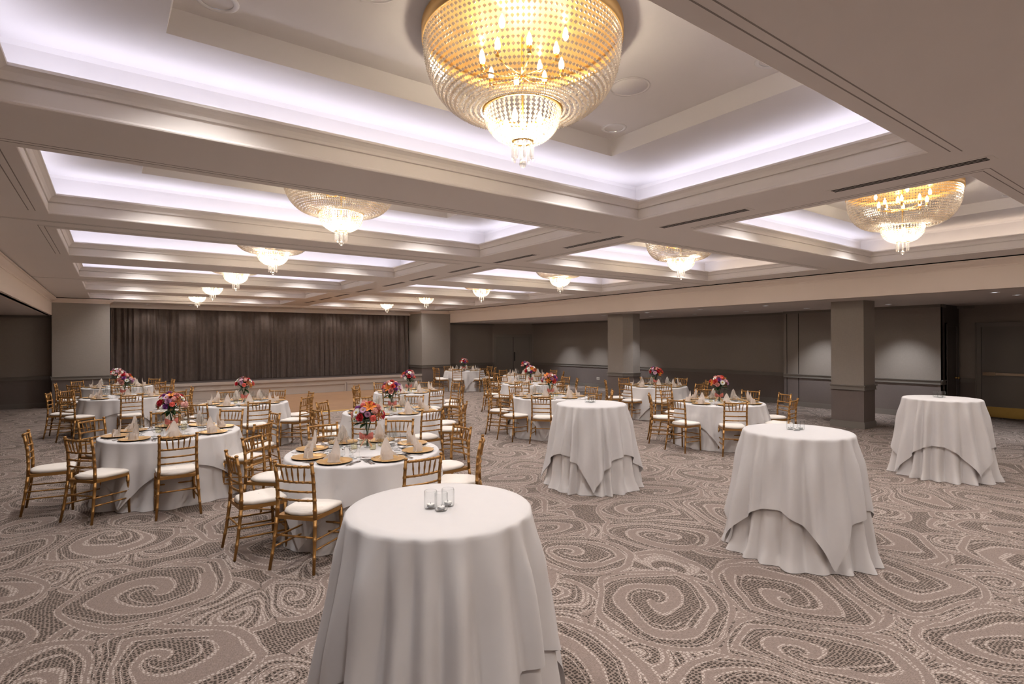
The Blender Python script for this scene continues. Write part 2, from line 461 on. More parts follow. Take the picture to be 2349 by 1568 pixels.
shaft('column_square', [(12.99, 5.10), (13.55, 5.10), (13.55, 5.76), (12.99, 5.76)], ZA)
shaft('column_chamfered', [(12.97, 11.52), (13.28, 11.52), (13.50, 11.74), (13.50, 12.37), (12.75, 12.37), (12.75, 11.74)], ZA)

def wall(side, p0, p1, ztop=ZA, rail=True, base=True, up='wall', low='wains', gaps=()):
    """wall along p0-p1, room to the left of the way; gaps = stretches (from p0) without rail and skirting"""
    d = Vector((p1[0] - p0[0], p1[1] - p0[1])); ln = d.length; d.normalize()
    mb = MB(); mb.obox(p0, p1, -.12, 0, .83, ztop, 0); mb.obox(p0, p1, -.12, 0, 0, .83, 1)
    struct('wall_' + side, mb.mesh('wall_' + side, M[up], M[low]))
    cuts = [0.0]
    for a, b in gaps: cuts += [a, b]
    cuts.append(ln)
    r, b_ = MB(), MB()
    for k in range(0, len(cuts), 2):
        if cuts[k + 1] - cuts[k] < .02: continue
        q0 = (p0[0] + d.x * cuts[k], p0[1] + d.y * cuts[k]); q1 = (p0[0] + d.x * cuts[k + 1], p0[1] + d.y * cuts[k + 1])
        r.obox(q0, q1, 0, .018, .84, .915); r.obox(q0, q1, 0, .030, .826, .842); r.obox(q0, q1, 0, .040, .912, .934)
        b_.obox(q0, q1, 0, .020, 0, .118); b_.obox(q0, q1, 0, .012, .118, .140)
        if ztop < 3: r.obox(q0, q1, 0, .03, ztop - .07, ztop)
    if rail: struct('trim_rail_' + side, r.mesh('rail', M['trim']))
    if base: struct('baseboard_' + side, b_.mesh('baseboard', M['trim']))
DA, DB = (14.65, 21.75), (16.25, 20.60)
wall('back_left', (XL, 21.77), (-6.1, 21.77))
wall('back_right', (14.65, 21.75), (XR - .05, 21.75))
wall('back_angled', DB, DA, gaps=[(.10, 1.87)])
wall('right_far', (16.55, 8.45), (16.25, 20.60))
wall('right_jog', (16.09, 8.45), (16.55, 8.45))
wall('right_middle', (16.08, 4.64), (16.08, 8.45))
wall('right_return', (17.4, 4.64), (16.09, 4.64), up='doordark', low='doordark', gaps=[(.16, 1.04)])
wall('right_near', (17.4, -4.1), (17.4, 4.64), gaps=[(5.9, 8.42)])
wall('front', (-6.1, -4.1), (17.4, -4.1), 3.4)
wall('left', (-6.0, 21.77), (-6.0, -4.1))
mb = MB(); mb.box(-.3, 10.9, 22.62, 22.74, 0, 3.4); struct('wall_back', mb.mesh('wall_back', M['wains']))
# thin folding-wall seams on the right wall
mb = MB()
for y in (8.02, 8.36): mb.box(16.072, 16.082, y - .006, y + .006, 0, ZA)
struct('trim_seam', mb.mesh('trim_seam', M['gap']))

# ---- stage: apron, floor, soffit, pelmet
mb = MB(); mb.box(-.05, 10.66, YB + .02, 22.62, 0, .55, 0)
mb.box(-.05, 10.66, YB - .012, YB + .02, .475, .57, 0); mb.box(-.05, 10.66, YB + .02, 22.62, .55, .57, 1)
for (x0, x1) in ((-.05, 3.62), (3.66, 7.39), (7.43, 10.66)):
    mb.box(x0, x1, YB, YB + .02, .30, .345, 0); mb.box(x0, x1, YB, YB + .02, .0, .05, 0)
    mb.box(x0, x0 + .06, YB, YB + .02, .05, .30, 0); mb.box(x1 - .06, x1, YB, YB + .02, .05, .30, 0)
for x in (3.64, 7.41): mb.box(x - .02, x + .02, YB - .004, YB + .02, 0, .36, 2)
M['stage'] = simple('stage_front_paint', (.46, .40, .355, 1), .5, var=.03, scale=3)
struct('trim_stage_front', mb.mesh('stage_front', M['stage'], M['stagefloor'], M['groove']))
mb = MB(); mb.box(-.05, 10.66, YB - .09, 22.34, 3.215, ZC, 0); mb.box(-.05, 10.66, 22.30, 22.40, 3.085, 3.215, 0)
struct('trim_stage_soffit', mb.mesh('stage_soffit', M['ceiling']))

# curtain: one deep-pleated velvet drape
cr = random.Random(3); nfold = 58
ph = []; x = -.03
while x < 10.66:
    wd = cr.uniform(.12, .27); ph.append((x, wd, cr.uniform(.05, .11), cr.uniform(-.06, .06))); x += wd
def cfn(u, v):
    X = -.03 + u * 10.67
    for (a, wd, amp, tilt) in ph:
        if a <= X < a + wd: break
    t = (X - a) / wd
    prof = math.cos(2 * PI * t) * .5 + .5
    prof = prof ** .8
    flare = .45 + .55 * min(1, (1 - v) * 1.6)
    return (X + tilt * (1 - v) * math.sin(2 * PI * t) * .6, 22.46 - amp * flare * prof - .012 * math.sin(9 * v + a * 7), .58 + v * 2.56)
mb = MB(); mb.grid(cfn, 760, 14)
thing('stage_curtain', 'dark brown velvet curtain in deep pleats across the stage', 'curtain', mesh=mb.mesh('stage_curtain', M['velvet']))

# dance floor in front of the stage
t = thing('dance_floor', 'brown parquet dance floor with gold edge strip before the stage', 'dance floor')
mb = MB(); mb.box(2.95, 8.95, 15.40, YB - .02, 0, .012); put('parquet', mb.mesh('parquet', M['wood']), t)
mb = MB(); mb.box(2.95, 8.95, 15.27, 15.40, 0, .010); props(put('edge_strip', mb.mesh('edge_strip', M['edge']), t), 'gold edge strip')

# ---- doors
def door_frame(mb, p0, p1, h, w=.11, pr=.035):
    d = (Vector(p1) - Vector(p0)).normalized(); a = Vector(p0); b = Vector(p1)
    mb.obox(a, a + d * w, 0, pr, 0, h); mb.obox(b - d * w, b, 0, pr, 0, h); mb.obox(a + d * w, b - d * w, 0, pr, h - w, h)
    mb.obox(a, a + d * .03, 0, pr + .015, 0, h); mb.obox(b - d * .03, b, 0, pr + .015, 0, h); mb.obox(a, b, 0, pr + .015, h - .03, h)
    return mb
dv = (Vector(DA) - Vector(DB)).normalized(); P = lambda s: Vector(DB) + dv * s
d1 = struct('door_1', MB().obox(P(.20), P(1.77), .001, .004, 0, 2.14).mesh('door_recess', M['gap']))
put('door_frame', door_frame(MB(), P(.09), P(1.88), 2.26).mesh('door_frame', M['trim']), d1)
put('door_leaf', MB().obox(P(.205), P(.975), .004, .022, .01, 2.135).mesh('door_leaf', M['door']), d1)
put('door_leaf', MB().obox(P(.998), P(1.765), .004, .022, .01, 2.135).mesh('door_leaf', M['door']), d1)
props(put('push_plate', MB().obox(P(.885), P(.955), .022, .026, 1.0, 1.42).mesh('push_plate', M['darkmetal']), d1), 'dark push plate')
d2 = struct('door_2', MB().box(16.44, 17.16, 4.634, 4.639, 0, 2.22).mesh('door_leaf', M['doordark']))
put('door_frame', door_frame(MB(), (17.24, 4.64), (16.36, 4.64), 2.32, .09).mesh('door_frame', M['doordark']), d2)
props(put('door_handle', MB().lathe([(.001, 0), (.026, .002), (.026, .02), (.012, .03), (.012, .05), (.03, .06), (.028, .085), (.001, .09)], 12).mesh('door_handle', M['brass']), d2, (17.08, 4.634, .955), (PI / 2, 0, 0)), 'brass knob')
for z in (.35, 1.2, 2.0): props(put('hinge', MB().box(16.432, 16.446, 4.622, 4.636, z - .06, z + .06).mesh('hinge', M['darkmetal']), d2), 'dark hinge')
d3 = struct('door_3', MB().box(17.36, 17.396, 2.02, 4.18, .01, 2.22).mesh('door_leaf', M['door']))
put('door_frame', door_frame(MB(), (17.4, 1.90), (17.4, 4.31), 2.33, .12).mesh('door_frame', M['trim']), d3)
mb = MB(); mb.box(17.27, 17.345, 2.15, 4.10, 1.04, 1.10, 0); mb.box(17.255, 17.36, 3.90, 4.14, 1.03, 1.11, 0)
props(put('push_bar', mb.mesh('push_bar', M['bar']), d3), 'bronze push bar')
props(put('kick_plate', MB().box(17.352, 17.36, 2.06, 4.15, .02, .27).mesh('kick_plate', M['kick']), d3), 'brass kick plate')

# wall outlet by the octagonal column
t = thing('wall_outlet', 'pale twin outlet plate low on the right wall left of the chamfered column', 'outlet', (16.355, 16.42, .37))
put('cover_plate', MB().box(-.012, 0, -.085, .085, -.055, .055).mesh('cover_plate', M['plate']), t)
for s in (-1, 1): put('socket', MB().box(-.014, -.011, s * .04 - .018, s * .04 + .018, -.03, .03).mesh('socket', M['groove']), t)

# ---- linear air vents along the centre beam
ORD = ['nearest', 'second', 'third', 'fourth', 'fifth', 'sixth', 'seventh', 'eighth', 'ninth', 'tenth', 'eleventh']
def vent_mesh():
    f, s = MB(), MB()
    f.box(-.075, .075, -.60, .60, -.004, .001)
    for k in range(3):
        x = -.036 + k * .036
        s.box(x - .011, x + .011, -.56, .56, -.0055, -.0038)
    return f.mesh('vent_frame', M['ceiling']), s.mesh('vent_slots', M['gap'])
vf, vs_ = vent_mesh()
for k, y in enumerate((1.82, 3.79, 5.56, 7.40, 9.0, 10.75, 12.25, 14.1, 15.9, 17.4, 19.1)):
    t = thing('air_vent', 'slotted linear air vent along the centre beam, %s from the camera' % (ORD[k]), 'air vent', (5.42, y, ZC), 0, 'air vents along the centre beam')
    put('vent_frame', vf, t); put('slots', vs_, t)

# ---- small recessed downlights: aisle and stage soffit
def small_light():
    a = MB().lathe([(.075, .001), (.075, -.006), (.055, -.006), (.052, .0)], 16, cap=False).mesh('trim_ring', M['white'])
    b = MB(); b.lathe([(.054, -.001), (.001, -.0015)], 16, cap=False); b = b.mesh('small_lens', M['lens2'])
    return a, b
sa, sb = small_light()
def spot(loc, e, size=1.25, col=(1, .95, .9), blend=.6, rad=.04, rot=(0, 0, 0)):
    l = bpy.data.lights.new('spot', 'SPOT'); l.energy = e; l.spot_size = size; l.spot_blend = blend; l.color = col; l.shadow_soft_size = rad
    o = bpy.data.objects.new('downlight_beam', l); COL.objects.link(o); o.location = loc; o.rotation_euler = rot
    return o
def downlight(loc, label, group):
    t = thing('recessed_downlight', label, 'downlight', loc, 0, group)
    put('trim_ring', sa, t); put('lens', sb, t)
    return t
rowA = (2.93, 7.26, 9.11, 10.95, 12.75, 14.52, 16.4, 18.07, 19.9)
rowB = (2.85, 5.34, 7.26, 9.0, 10.76, 12.5, 14.3, 16.3, 18.0)
for nm, x, ys_, e in (('bulkhead', 12.95, rowA, 70), ('right wall', 15.0, rowB, 150)):
    for k, y in enumerate(ys_):
        xx = x - .9 if (nm == 'right wall' and y < 3) else x
        if nm == 'right wall' and y < 3: xx = 14.08
        downlight((xx, y, ZA), 'small recessed downlight in the right aisle ceiling, %s along the %s' % (ORD[k], nm), 'downlights in the right aisle ceiling')
        if e < 100: spot((xx, y, ZA - .02), e, 1.3, (.95, .96, 1.0), .8, .03)
        elif 8.5 < y < 14: spot((xx, y, ZA - .02), 60, 1.3, (.95, .96, 1.0), .9, .05)
        else: spot((xx + .12, y, ZA - .02), e * .8, 1.35, (.95, .96, 1.0), .85, .05, (0, -.22, 0))
for k, x in enumerate((.95, 2.20, 3.45, 4.70, 5.95, 7.2, 8.45, 9.7)):
    downlight((x, 21.95, 3.215), 'small recessed downlight in the stage soffit, %s from the left' % (ORD[k] if k else 'first'), 'downlights in the stage soffit')
    spot((x, 21.95, 3.19), 16, 2.1, (1, .93, .86), .8, .03, (.12, 0, 0))
for y in (3.5, 8, 12.5, 17): spot((-3.6, y, ZA - .03), 18, 2.0, (1, .95, .9), .8, .05)
# ------------------------------------------------------------------ cove lights, downlights and chandeliers
def area(loc, sx, sy, e, rot, col):
    l = bpy.data.lights.new('cove', 'AREA'); l.shape = 'RECTANGLE'; l.size = sx; l.size_y = sy; l.energy = e; l.color = col
    o = bpy.data.objects.new('cove_light', l); COL.objects.link(o); o.location = loc; o.rotation_euler = rot
    return o
COVE = (.86, .85, 1.0)
KC = 1.25                      # watts per metre of cove strip
for (cx, cy, hx, hy, tx, ty, ri, ci) in coffers:
    z = 3.455
    warm = (1.0, .80, .62)
    for s in (-1, 1):
        area((cx, cy + s * (hy + .13), z), 2 * hx, .10, KC * 2 * hx, (PI + s * .12, 0, 0), COVE)
        w = warm if (ci == 1 and s == 1) else COVE
        area((cx + s * (hx + .13), cy, z), .10, 2 * hy, KC * 2 * hy * (.55 if w is warm else 1), (PI, s * .12, 0), w)

# tray downlights (white trim, bright reflector)
ta = MB().lathe([(.118, .0), (.116, -.007), (.100, -.010), (.088, -.004)], 28, cap=False).mesh('trim_ring', M['white'])
tb = MB().lathe([(.088, -.004), (.080, .03), (.055, .09), (.03, .12), (.001, .12)], 28, cap=False).mesh('reflector', M['reflector'])
tc = MB().lathe([(.062, .055), (.045, .045), (.001, .042)], 20, cap=False).mesh('lamp', M['lens'])
QN = {(-1, -1): 'near left', (1, -1): 'near right', (-1, 1): 'far left', (1, 1): 'far right'}
for (cx, cy, hx, hy, tx, ty, ri, ci) in coffers:
    for sx in (-1, 1):
        for sy in (-1, 1):
            p = (cx + sx * (tx - .24), cy + sy * (ty - .26), Z2)
            if ri == 1:
                t = thing('tray_downlight', 'white-rimmed round downlight, %s corner of the %s nearest ceiling coffer' % (QN[(sx, sy)], 'left' if ci == 0 else 'right'), 'downlight', p, 0, 'downlights in the nearest ceiling coffers')
                put('trim_ring', ta, t); put('reflector', tb, t); put('lamp', tc, t)
            spot((p[0], p[1], Z2 - .03), 84, 2.05, (1, .965, .95), .8, .06)
sm = MB().lathe([(.16, -.001), (.16, -.006), (.150, -.006), (.148, -.003), (.135, -.003), (.133, -.006), (.001, -.006)], 32, cap=False).mesh('speaker_grille', M['tray'])
for x, w in ((3.33, 'right'), (1.20, 'left')):
    t = thing('ceiling_speaker', 'round flush ceiling speaker to the %s of the nearest chandelier' % w, 'speaker', (x, 2.98, Z2))
    put('speaker_grille', sm, t)

# ---- chandelier
def bead(mb, c, r, h, n=6):
    b = [(c[0], c[1], c[2] + h)] + [(c[0] + r * math.cos(2 * PI * i / n), c[1] + r * math.sin(2 * PI * i / n), c[2]) for i in range(n)] + [(c[0], c[1], c[2] - h)]
    fs = [(0, 1 + i, 1 + (i + 1) % n) for i in range(n)] + [(n + 1, 1 + (i + 1) % n, 1 + i) for i in range(n)]
    mb.add(b, fs)
def along(prof, step):
    """points every step along a (r, z) polyline"""
    out = [prof[0]]; acc = 0.0
    for (a, b), (c, d) in zip(prof, prof[1:]):
        L = math.hypot(c - a, d - b); s = step - acc
        while s <= L:
            out.append((a + (c - a) * s / L, b + (d - b) * s / L)); s += step
        acc = L - (s - step)
    return out
def smoothprof(pts, n=40):
    out = []
    for k in range(n + 1):
        u = k / n * (len(pts) - 1); i = min(int(u), len(pts) - 2); f = u - i
        p = [pts[max(0, i - 1)], pts[i], pts[i + 1], pts[min(len(pts) - 1, i + 2)]]
        out.append(tuple(.5 * (2 * p[1][k] + (p[2][k] - p[0][k]) * f + (2 * p[0][k] - 5 * p[1][k] + 4 * p[2][k] - p[3][k]) * f * f + (3 * p[1][k] - p[0][k] - 3 * p[2][k] + p[3][k]) * f ** 3) for k in (0, 1)))
    return out
# heights below the tray ceiling (0)
bowl = smoothprof([(.636, -.075), (.632, -.16), (.612, -.265), (.565, -.37), (.485, -.455), (.385, -.502), (.265, -.508)])
bask = smoothprof([(.248, -.500), (.242, -.55), (.222, -.615), (.175, -.668), (.115, -.700), (.068, -.708)])
def bead_mesh(prof, n, step, r, h, jit):
    mb = MB(); q = random.Random(5)
    for s in range(n):
        a = 2 * PI * s / n
        for (rr, z) in along(prof, step):
            k = .55 + .45 * min(1, rr / .5) if jit else 1
            bead(mb, (rr * math.cos(a), rr * math.sin(a), z), r * k, h * k)
    return mb.mesh('beads', M['crystal'], fix=False)
CH = {}
CH['bead_curtain'] = bead_mesh(bowl, 128, .034, .0118, .0135, True)
CH['crystal_basket'] = bead_mesh(bask, 44, .026, .0115, .0150, False)
CH['ceiling_pan'] = MB().lathe([(.645, .0), (.640, -.012), (.60, -.014), (.30, -.020), (.03, -.022), (.001, -.022)], 64, cap=False).mesh('ceiling_pan', M['pan'], fix=False)
CH['rim_band'] = MB().lathe([(.652, .002), (.652, -.085), (.640, -.085), (.640, -.02)], 72, cap=False).mesh('rim_band', M['pan'], fix=False)
CH['inner_ring'] = MB().lathe([(.262, -.488), (.262, -.512), (.244, -.512), (.244, -.488), (.262, -.488)], 48, cap=False).mesh('inner_ring', M['gold'])
CH['lower_ring'] = MB().lathe([(.072, -.700), (.072, -.716), (.058, -.716), (.058, -.700), (.072, -.700)], 24, cap=False).mesh('lower_ring', M['gold'])
CH['stem'] = MB().tube([(0, 0, -.01), (0, 0, -.70)], .007, 8).mesh('stem', M['gold'])
mb = MB(); mb.tube([(0, 0, -.28), (.15, 0, -.285), (.255, 0, -.265)], .006, 8); mb.lathe([(.014, 0), (.016, .05)], 10, c=(.262, 0, -.272)); CH['arm'] = mb.mesh('arm', M['gold'])
CH['bulb'] = MB().lathe([(.004, -.02), (.014, -.012), (.019, .006), (.017, .03), (.009, .055), (.002, .068)], 12).mesh('bulb', M['bulb'])
mb = MB(); mb.lathe([(.003, 0), (.011, -.012), (.011, -.105), (.004, -.122)], 6, smooth=False); CH['prism_drop'] = mb.mesh('prism_drop', M['prism'])
mb = MB(); mb.lathe([(.001, .026), (.012, .022), (.021, .013), (.025, 0), (.021, -.013), (.012, -.022), (.001, -.026)], 14, smooth=False); mb.tube([(0, 0, .02), (0, 0, .135)], .0015, 5); CH['crystal_ball'] = mb.mesh('crystal_ball', M['prism'])
def pt(loc, e, col, rad=.09):
    l = bpy.data.lights.new('lamp', 'POINT'); l.energy = e; l.color = col; l.shadow_soft_size = rad
    o = bpy.data.objects.new('chandelier_lamp', l); COL.objects.link(o); o.location = loc
WARM = (1.0, .86, .68)
for (cx, cy, hx, hy, tx, ty, ri, ci) in coffers:
    pt((cx, cy, Z2 - .62), 42, WARM, .12)
    if ri == 0: continue
    pt((cx, cy, Z2 - .22), 2.5, WARM, .10)
    lab = 'crystal bowl chandelier in the %s coffer of the %s ceiling column' % (ORD[ri - 1], 'left' if ci == 0 else 'right')
    t = thing('chandelier', lab, 'chandelier', (cx, cy, Z2), 0, 'crystal chandeliers in the ceiling coffers')
    for k in ('ceiling_pan', 'rim_band', 'inner_ring', 'lower_ring', 'stem', 'crystal_ball'):
        put(k, CH[k], t, (0, 0, -.855) if k == 'crystal_ball' else (0, 0, 0))
    for k in ('bead_curtain', 'crystal_basket'): props(put(k, CH[k], t), kind='stuff')
    for i in range(8):
        a = 2 * PI * i / 8 + .3
        arm = put('arm', CH['arm'], t, (0, 0, 0), (0, 0, a))
        if ri <= 3: put('bulb', CH['bulb'], arm, (.262, 0, -.205))
        put('prism_drop', CH['prism_drop'], t, (.065 * math.cos(a), .065 * math.sin(a), -.714))
    for i in range(4):
        a = 2 * PI * i / 4 + .5
        put('bulb', CH['bulb'], t, (.12 * math.cos(a), .12 * math.sin(a), -.60))
        if ri <= 2: put('bulb', CH['bulb'], t, (.30 * math.cos(a), .30 * math.sin(a), -.10))
# ------------------------------------------------------------------ tables, chairs, place settings
TOP = .765                      # top of the dressed dining tables
TABLES = {   # centre, chair angles (deg), short name used in labels, detail level
 'T1': ((2.14, 5.60), (3, 183, 137, 222, 273, 320, 50, 92), 'round table behind the nearest cocktail table', 2),
 'T2': ((.62, 8.28), (6, 180, 223, 268, 317, 48, 134, 90), 'nearest round table on the left', 2),
 'T3': ((.22, 14.45), (3, 173, 222, 274, 318, 48, 142, 92), 'second last round table on the left', 0),
 'T4': ((.12, 17.95), (2, 180, 226, 272, 318, 46, 133, 90), 'round table by the left pilaster', 0),
 'T5': ((2.03, 11.5), (357, 180, 230, 270, 313, 49, 136, 95), "round table at the dance floor's left", 1),
 'T6': ((3.76, 8.60), (4, 184, 229, 274, 321, 46, 135, 90), "bouquet table in the centre row, second", 2),
 'T7': ((5.56, 11.75), (1, 182, 228, 273, 316, 45, 137, 97), 'round table right of the dance floor', 1),
 'T8': ((11.4, 18.95), (2, 182, 226, 277, 318, 48, 143, 92), 'farthest round table by the back alcove', 0),
 'T9': ((11.4, 14.9), (3, 181, 224, 272, 316, 45, 138, 92), 'round table before the grey double doors', 0),
 'T10': ((9.27, 11.9), (359, 182, 222, 268, 320, 46, 136, 92), 'middle of three tables in line', 0),
 'T11': ((7.36, 8.80), (4, 186, 223, 273, 318, 40, 139, 87), 'round table behind the middle cocktail table', 1),
 'T12': ((11.2, 9.2), (8, 184, 228, 272, 317, 50, 138, 82), 'round table beside the chamfered column', 1),
 'T13': ((9.15, 6.02), (6, 180, 225, 281, 330, 46, 135, 88), 'round table before the right wall seams', 1),
}
TABLES['T6'] = TABLES['T6'][:2] + ('second round table of the centre row', 2)
SEATS = ['front', 'front-right', 'right', 'back-right', 'back', 'back-left', 'left', 'front-left']

# ---- chair: x right, y towards the table, origin under the seat's middle
def bamboo(mb, pts, r0, r1, joints, n=8):
    """turned stick along a poly-line with double rings at the given fractions"""
    P = [Vector(p) for p in pts]; L = [0.0]
    for a, b in zip(P, P[1:]): L.append(L[-1] + (b - a).length)
    T = L[-1]
    def at(s):
        for k in range(len(P) - 1):
            if s <= L[k + 1] or k == len(P) - 2: return P[k].lerp(P[k + 1], (s - L[k]) / (L[k + 1] - L[k]))
    st = {0.0: 1.0, T: 1.0}
    for l in L: st.setdefault(l, 1.0)
    for j in joints:
        c = j * T
        for d, k in ((-.0085, 1.0), (-.006, 1.22), (-.003, 1.22), (0, .98), (.003, 1.22), (.006, 1.22), (.0085, 1.0)):
            if 0 < c + d < T: st[c + d] = k
    ss = sorted(st)
    mb.tube([at(s) for s in ss], [(r0 + (r1 - r0) * s / T) * st[s] for s in ss], n)
    return mb
CHM = {}
for s, nm in ((-1, 'L'), (1, 'R')):
    CHM['rear' + nm] = bamboo(MB(), [(s * .212, -.262, 0), (s * .196, -.228, .20), (s * .184, -.200, .43)], .0125, .0165, (.30, .62, .88)).mesh('leg', M['chair'])
    CHM['front' + nm] = bamboo(MB(), [(s * .192, .190, 0), (s * .188, .176, .43)], .0125, .0165, (.38, .60, .84)).mesh('leg', M['chair'])
    mb = bamboo(MB(), [(s * .184, -.200, .43), (s * .178, -.196, .56), (s * .175, -.206, .74), (s * .178, -.234, .895)], .0165, .0140, (.16, .34, .50, .66, .84))
    mb.lathe([(.012, 0), (.0175, .004), (.0185, .012), (.013, .019), (.001, .022)], 10, c=(s * .178, -.234, .893))
    CHM['post' + nm] = mb.mesh('back_post', M['chair'])
def rail(z, y, bow, r, joints, hw=.172):
    pts = [(hw * u, y - bow * (1 - u * u), z) for u in (-1, -.6, -.2, .2, .6, 1)]
    return bamboo(MB(), pts, r, r, joints).mesh('back_rail', M['chair'])
CHM['toprail'] = rail(.876, -.230, .028, .0120, (.08, .25, .41, .59, .75, .92))
CHM['rail1'] = rail(.742, -.207, .026, .0105, (.08, .25, .41, .59, .75, .92))
CHM['rail2'] = rail(.660, -.200, .024, .0095, (.15, .38, .62, .85))
CHM['rail3'] = rail(.588, -.197, .022, .0095, (.15, .38, .62, .85))
for k in range(5):
    u = (k - 2) / 2.0
    b0 = .026 * (1 - (u * .58) ** 2); b1 = .028 * (1 - (u * .68) ** 2)
    p0 = Vector((u * .098, -.207 - b0, .744)); p1 = Vector((u * .116, -.230 - b1, .874))
    rr = [.0045, .0062, .0078, .0098, .0078, .0098, .0078, .0062, .0045]
    CHM['sp%d' % k] = MB().tube([p0.lerp(p1, f) for f in (0, .2, .4, .46, .5, .54, .6, .8, 1)], rr, 7).mesh('spindle', M['chair'])
SEAT = [(-.178, -.205), (.178, -.205), (.200, .10), (.198, .185), (.17, .205), (-.17, .205), (-.198, .185), (-.200, .10)]
mb = MB(); polyprism(mb, SEAT, .418, .450); CHM['frame'] = mb.mesh('seat_frame', M['chair'])
def cushion():
    mb = MB(); loops = []
    base = []
    for i in range(len(SEAT)):
        a, b = Vector(SEAT[i]), Vector(SEAT[(i + 1) % len(SEAT)])
        for k in range(3): base.append(a.lerp(b, k / 3))
    for k in range(2):   # soften the outline
        base = [(base[i - 1] + base[i] * 2 + base[(i + 1) % len(base)]) / 4 for i in range(len(base))]
    for sc, z in ((.965, .450), (1.0, .459), (1.01, .470), (.985, .482), (.90, .491), (.70, .497), (.4, .500), (.02, .501)):
        loops.append([(p.x * sc, p.y * sc, z) for p in base])
    mb.loft(loops, 0, True)
    return mb.mesh('seat_cushion', M['cushion'])
CHM['cushion'] = cushion()
def stick(a, b, r=.0085, j=(.2, .5, .8)): return bamboo(MB(), [a, b], r, r, j, 7)
STR = [stick((-.19, .184, .285), (.19, .184, .285)), stick((-.19, .186, .20), (.19, .186, .20)), stick((-.186, -.215, .285), (.186, -.215, .285))]
for s in (-1, 1):
    STR.append(stick((s * .189, .182, .25), (s * .190, -.218, .265))); STR.append(stick((s * .190, .184, .17), (s * .196, -.228, .185)))
CHM['st'] = [m.mesh('stretcher', M['chair']) for m in STR]
def joined(names, nm):
    mb = MB()
    for k in names:
        me = CHM[k]; mb.add([v.co[:] for v in me.vertices], [tuple(p.vertices) for p in me.polygons], 0, True)
    return mb.mesh(nm, M['chair'], fix=False)
CHM['lowback'] = joined(['toprail', 'rail1', 'rail2', 'rail3'] + ['sp%d' % k for k in range(5)], 'backrest')
mb = MB()
for m in CHM['st']: mb.add([v.co[:] for v in m.vertices], [tuple(p.vertices) for p in m.polygons], 0, True)
CHM['lowst'] = mb.mesh('stretchers', M['chair'], fix=False)

def chair(x, y, rz, label, detail):
    t = thing('banquet_chair', label, 'chair', (x, y, 0), rz, 'gold chairs around the round tables')
    for nm in ('rearL', 'rearR', 'frontL', 'frontR'): put('leg', CHM[nm], t)
    props(put('seat_cushion', CHM['cushion'], t), 'cream seat cushion')
    put('seat_frame', CHM['frame'], t)
    put('back_post', CHM['postL'], t); put('back_post', CHM['postR'], t)
    if detail:
        put('top_rail', CHM['toprail'], t)
        for k in ('rail1', 'rail2', 'rail3'): put('back_rail', CHM[k], t)
        for k in range(5): put('spindle', CHM['sp%d' % k], t)
        for m in CHM['st']: put('stretcher', m, t)
    else:
        put('backrest', CHM['lowback'], t); put('stretcher_frame', CHM['lowst'], t)

# ---- cloths
def foldfn(seed, nf):
    q = random.Random(seed); a = []; x = 0.0
    ws = [q.uniform(.6, 1.5) for _ in range(nf)]; tot = sum(ws); x = q.uniform(0, 2 * PI)
    fs = []
    for w in ws:
        w2 = w / tot * 2 * PI; fs.append((x, w2, q.uniform(.55, 1.25))); x += w2
    def f(th):
        for (a0, w, am) in fs:
            d = (th - a0) % (2 * PI)
            if d < w:
                c = .5 - .5 * math.cos(2 * PI * d / w)
                return am * (c ** .75)
        return 0
    return f
def skirt(name, R0, H, flare, amp, fold, mat, off=0.0, square=None, rot=0.0, n=288, pool=0.0, seed=1):
    """draped cloth: flat disc, rounded rim, hanging folds; square = half side for a square cloth"""
    q = random.Random(seed); ph = [q.uniform(0, 6) for _ in range(4)]
    cols = []; ks = [0, .02, .05, .10, .16, .24, .33, .43, .53, .63, .73, .82, .90, .96, 1.0]
    for i in range(n):
        th = 2 * PI * i / n
        if square:
            fi = ((th - rot + PI / 4) % (PI / 2)) - PI / 4
            L = square / math.cos(fi) - R0; corner = (abs(fi) / (PI / 4)) ** 2
        else:
            L = H; corner = 0
        L = min(L, H - .004 if not square else H - .012)
        col = [((R0 - .05) * math.cos(th), (R0 - .05) * math.sin(th), 0 + off * .0), ((R0 - .006 + off) * math.cos(th), (R0 - .006 + off) * math.sin(th), -.0015), ((R0 + .002 + off) * math.cos(th), (R0 + .002 + off) * math.sin(th), -.008)]
        fo = fold(th)
        for k in ks:
            z = -.014 - (L - .014) * k; dz = -z
            g = min(1, dz / .22) ** .8
            r = R0 + .004 + off + flare * dz + amp * g * (fo * (.5 + .5 * min(1, dz / H)) - .12)
            r += off * 2.0 * dz / H
            if square: r += .045 * corner * (dz / H) ** 1.5
            r += .006 * math.sin(7 * th + 9 * dz + ph[0]) * g + .004 * math.sin(17 * th + 5 * dz + ph[1]) * g
            if pool: r += pool * max(0, dz - H * .88) / (H * .12) * (.3 + .7 * math.sin(11 * th + ph[2]) ** 2)
            r = max(r, R0 + off)
            zz = z
            col.append((r * math.cos(th), r * math.sin(th), zz))
        cols.append(col)
    mb = MB(); m = len(cols[0])
    vs = [v for c in cols for v in c] + [(0, 0, 0)]
    fs = []
    for i in range(n):
        j = (i + 1) % n
        for k in range(m - 1): fs.append((i * m + k, i * m + k + 1, j * m + k + 1, j * m + k))
        fs.append((n * m, i * m, j * m))
    mb.add(vs, fs, 0, True)
    return mb.mesh(name, mat, fix=False)

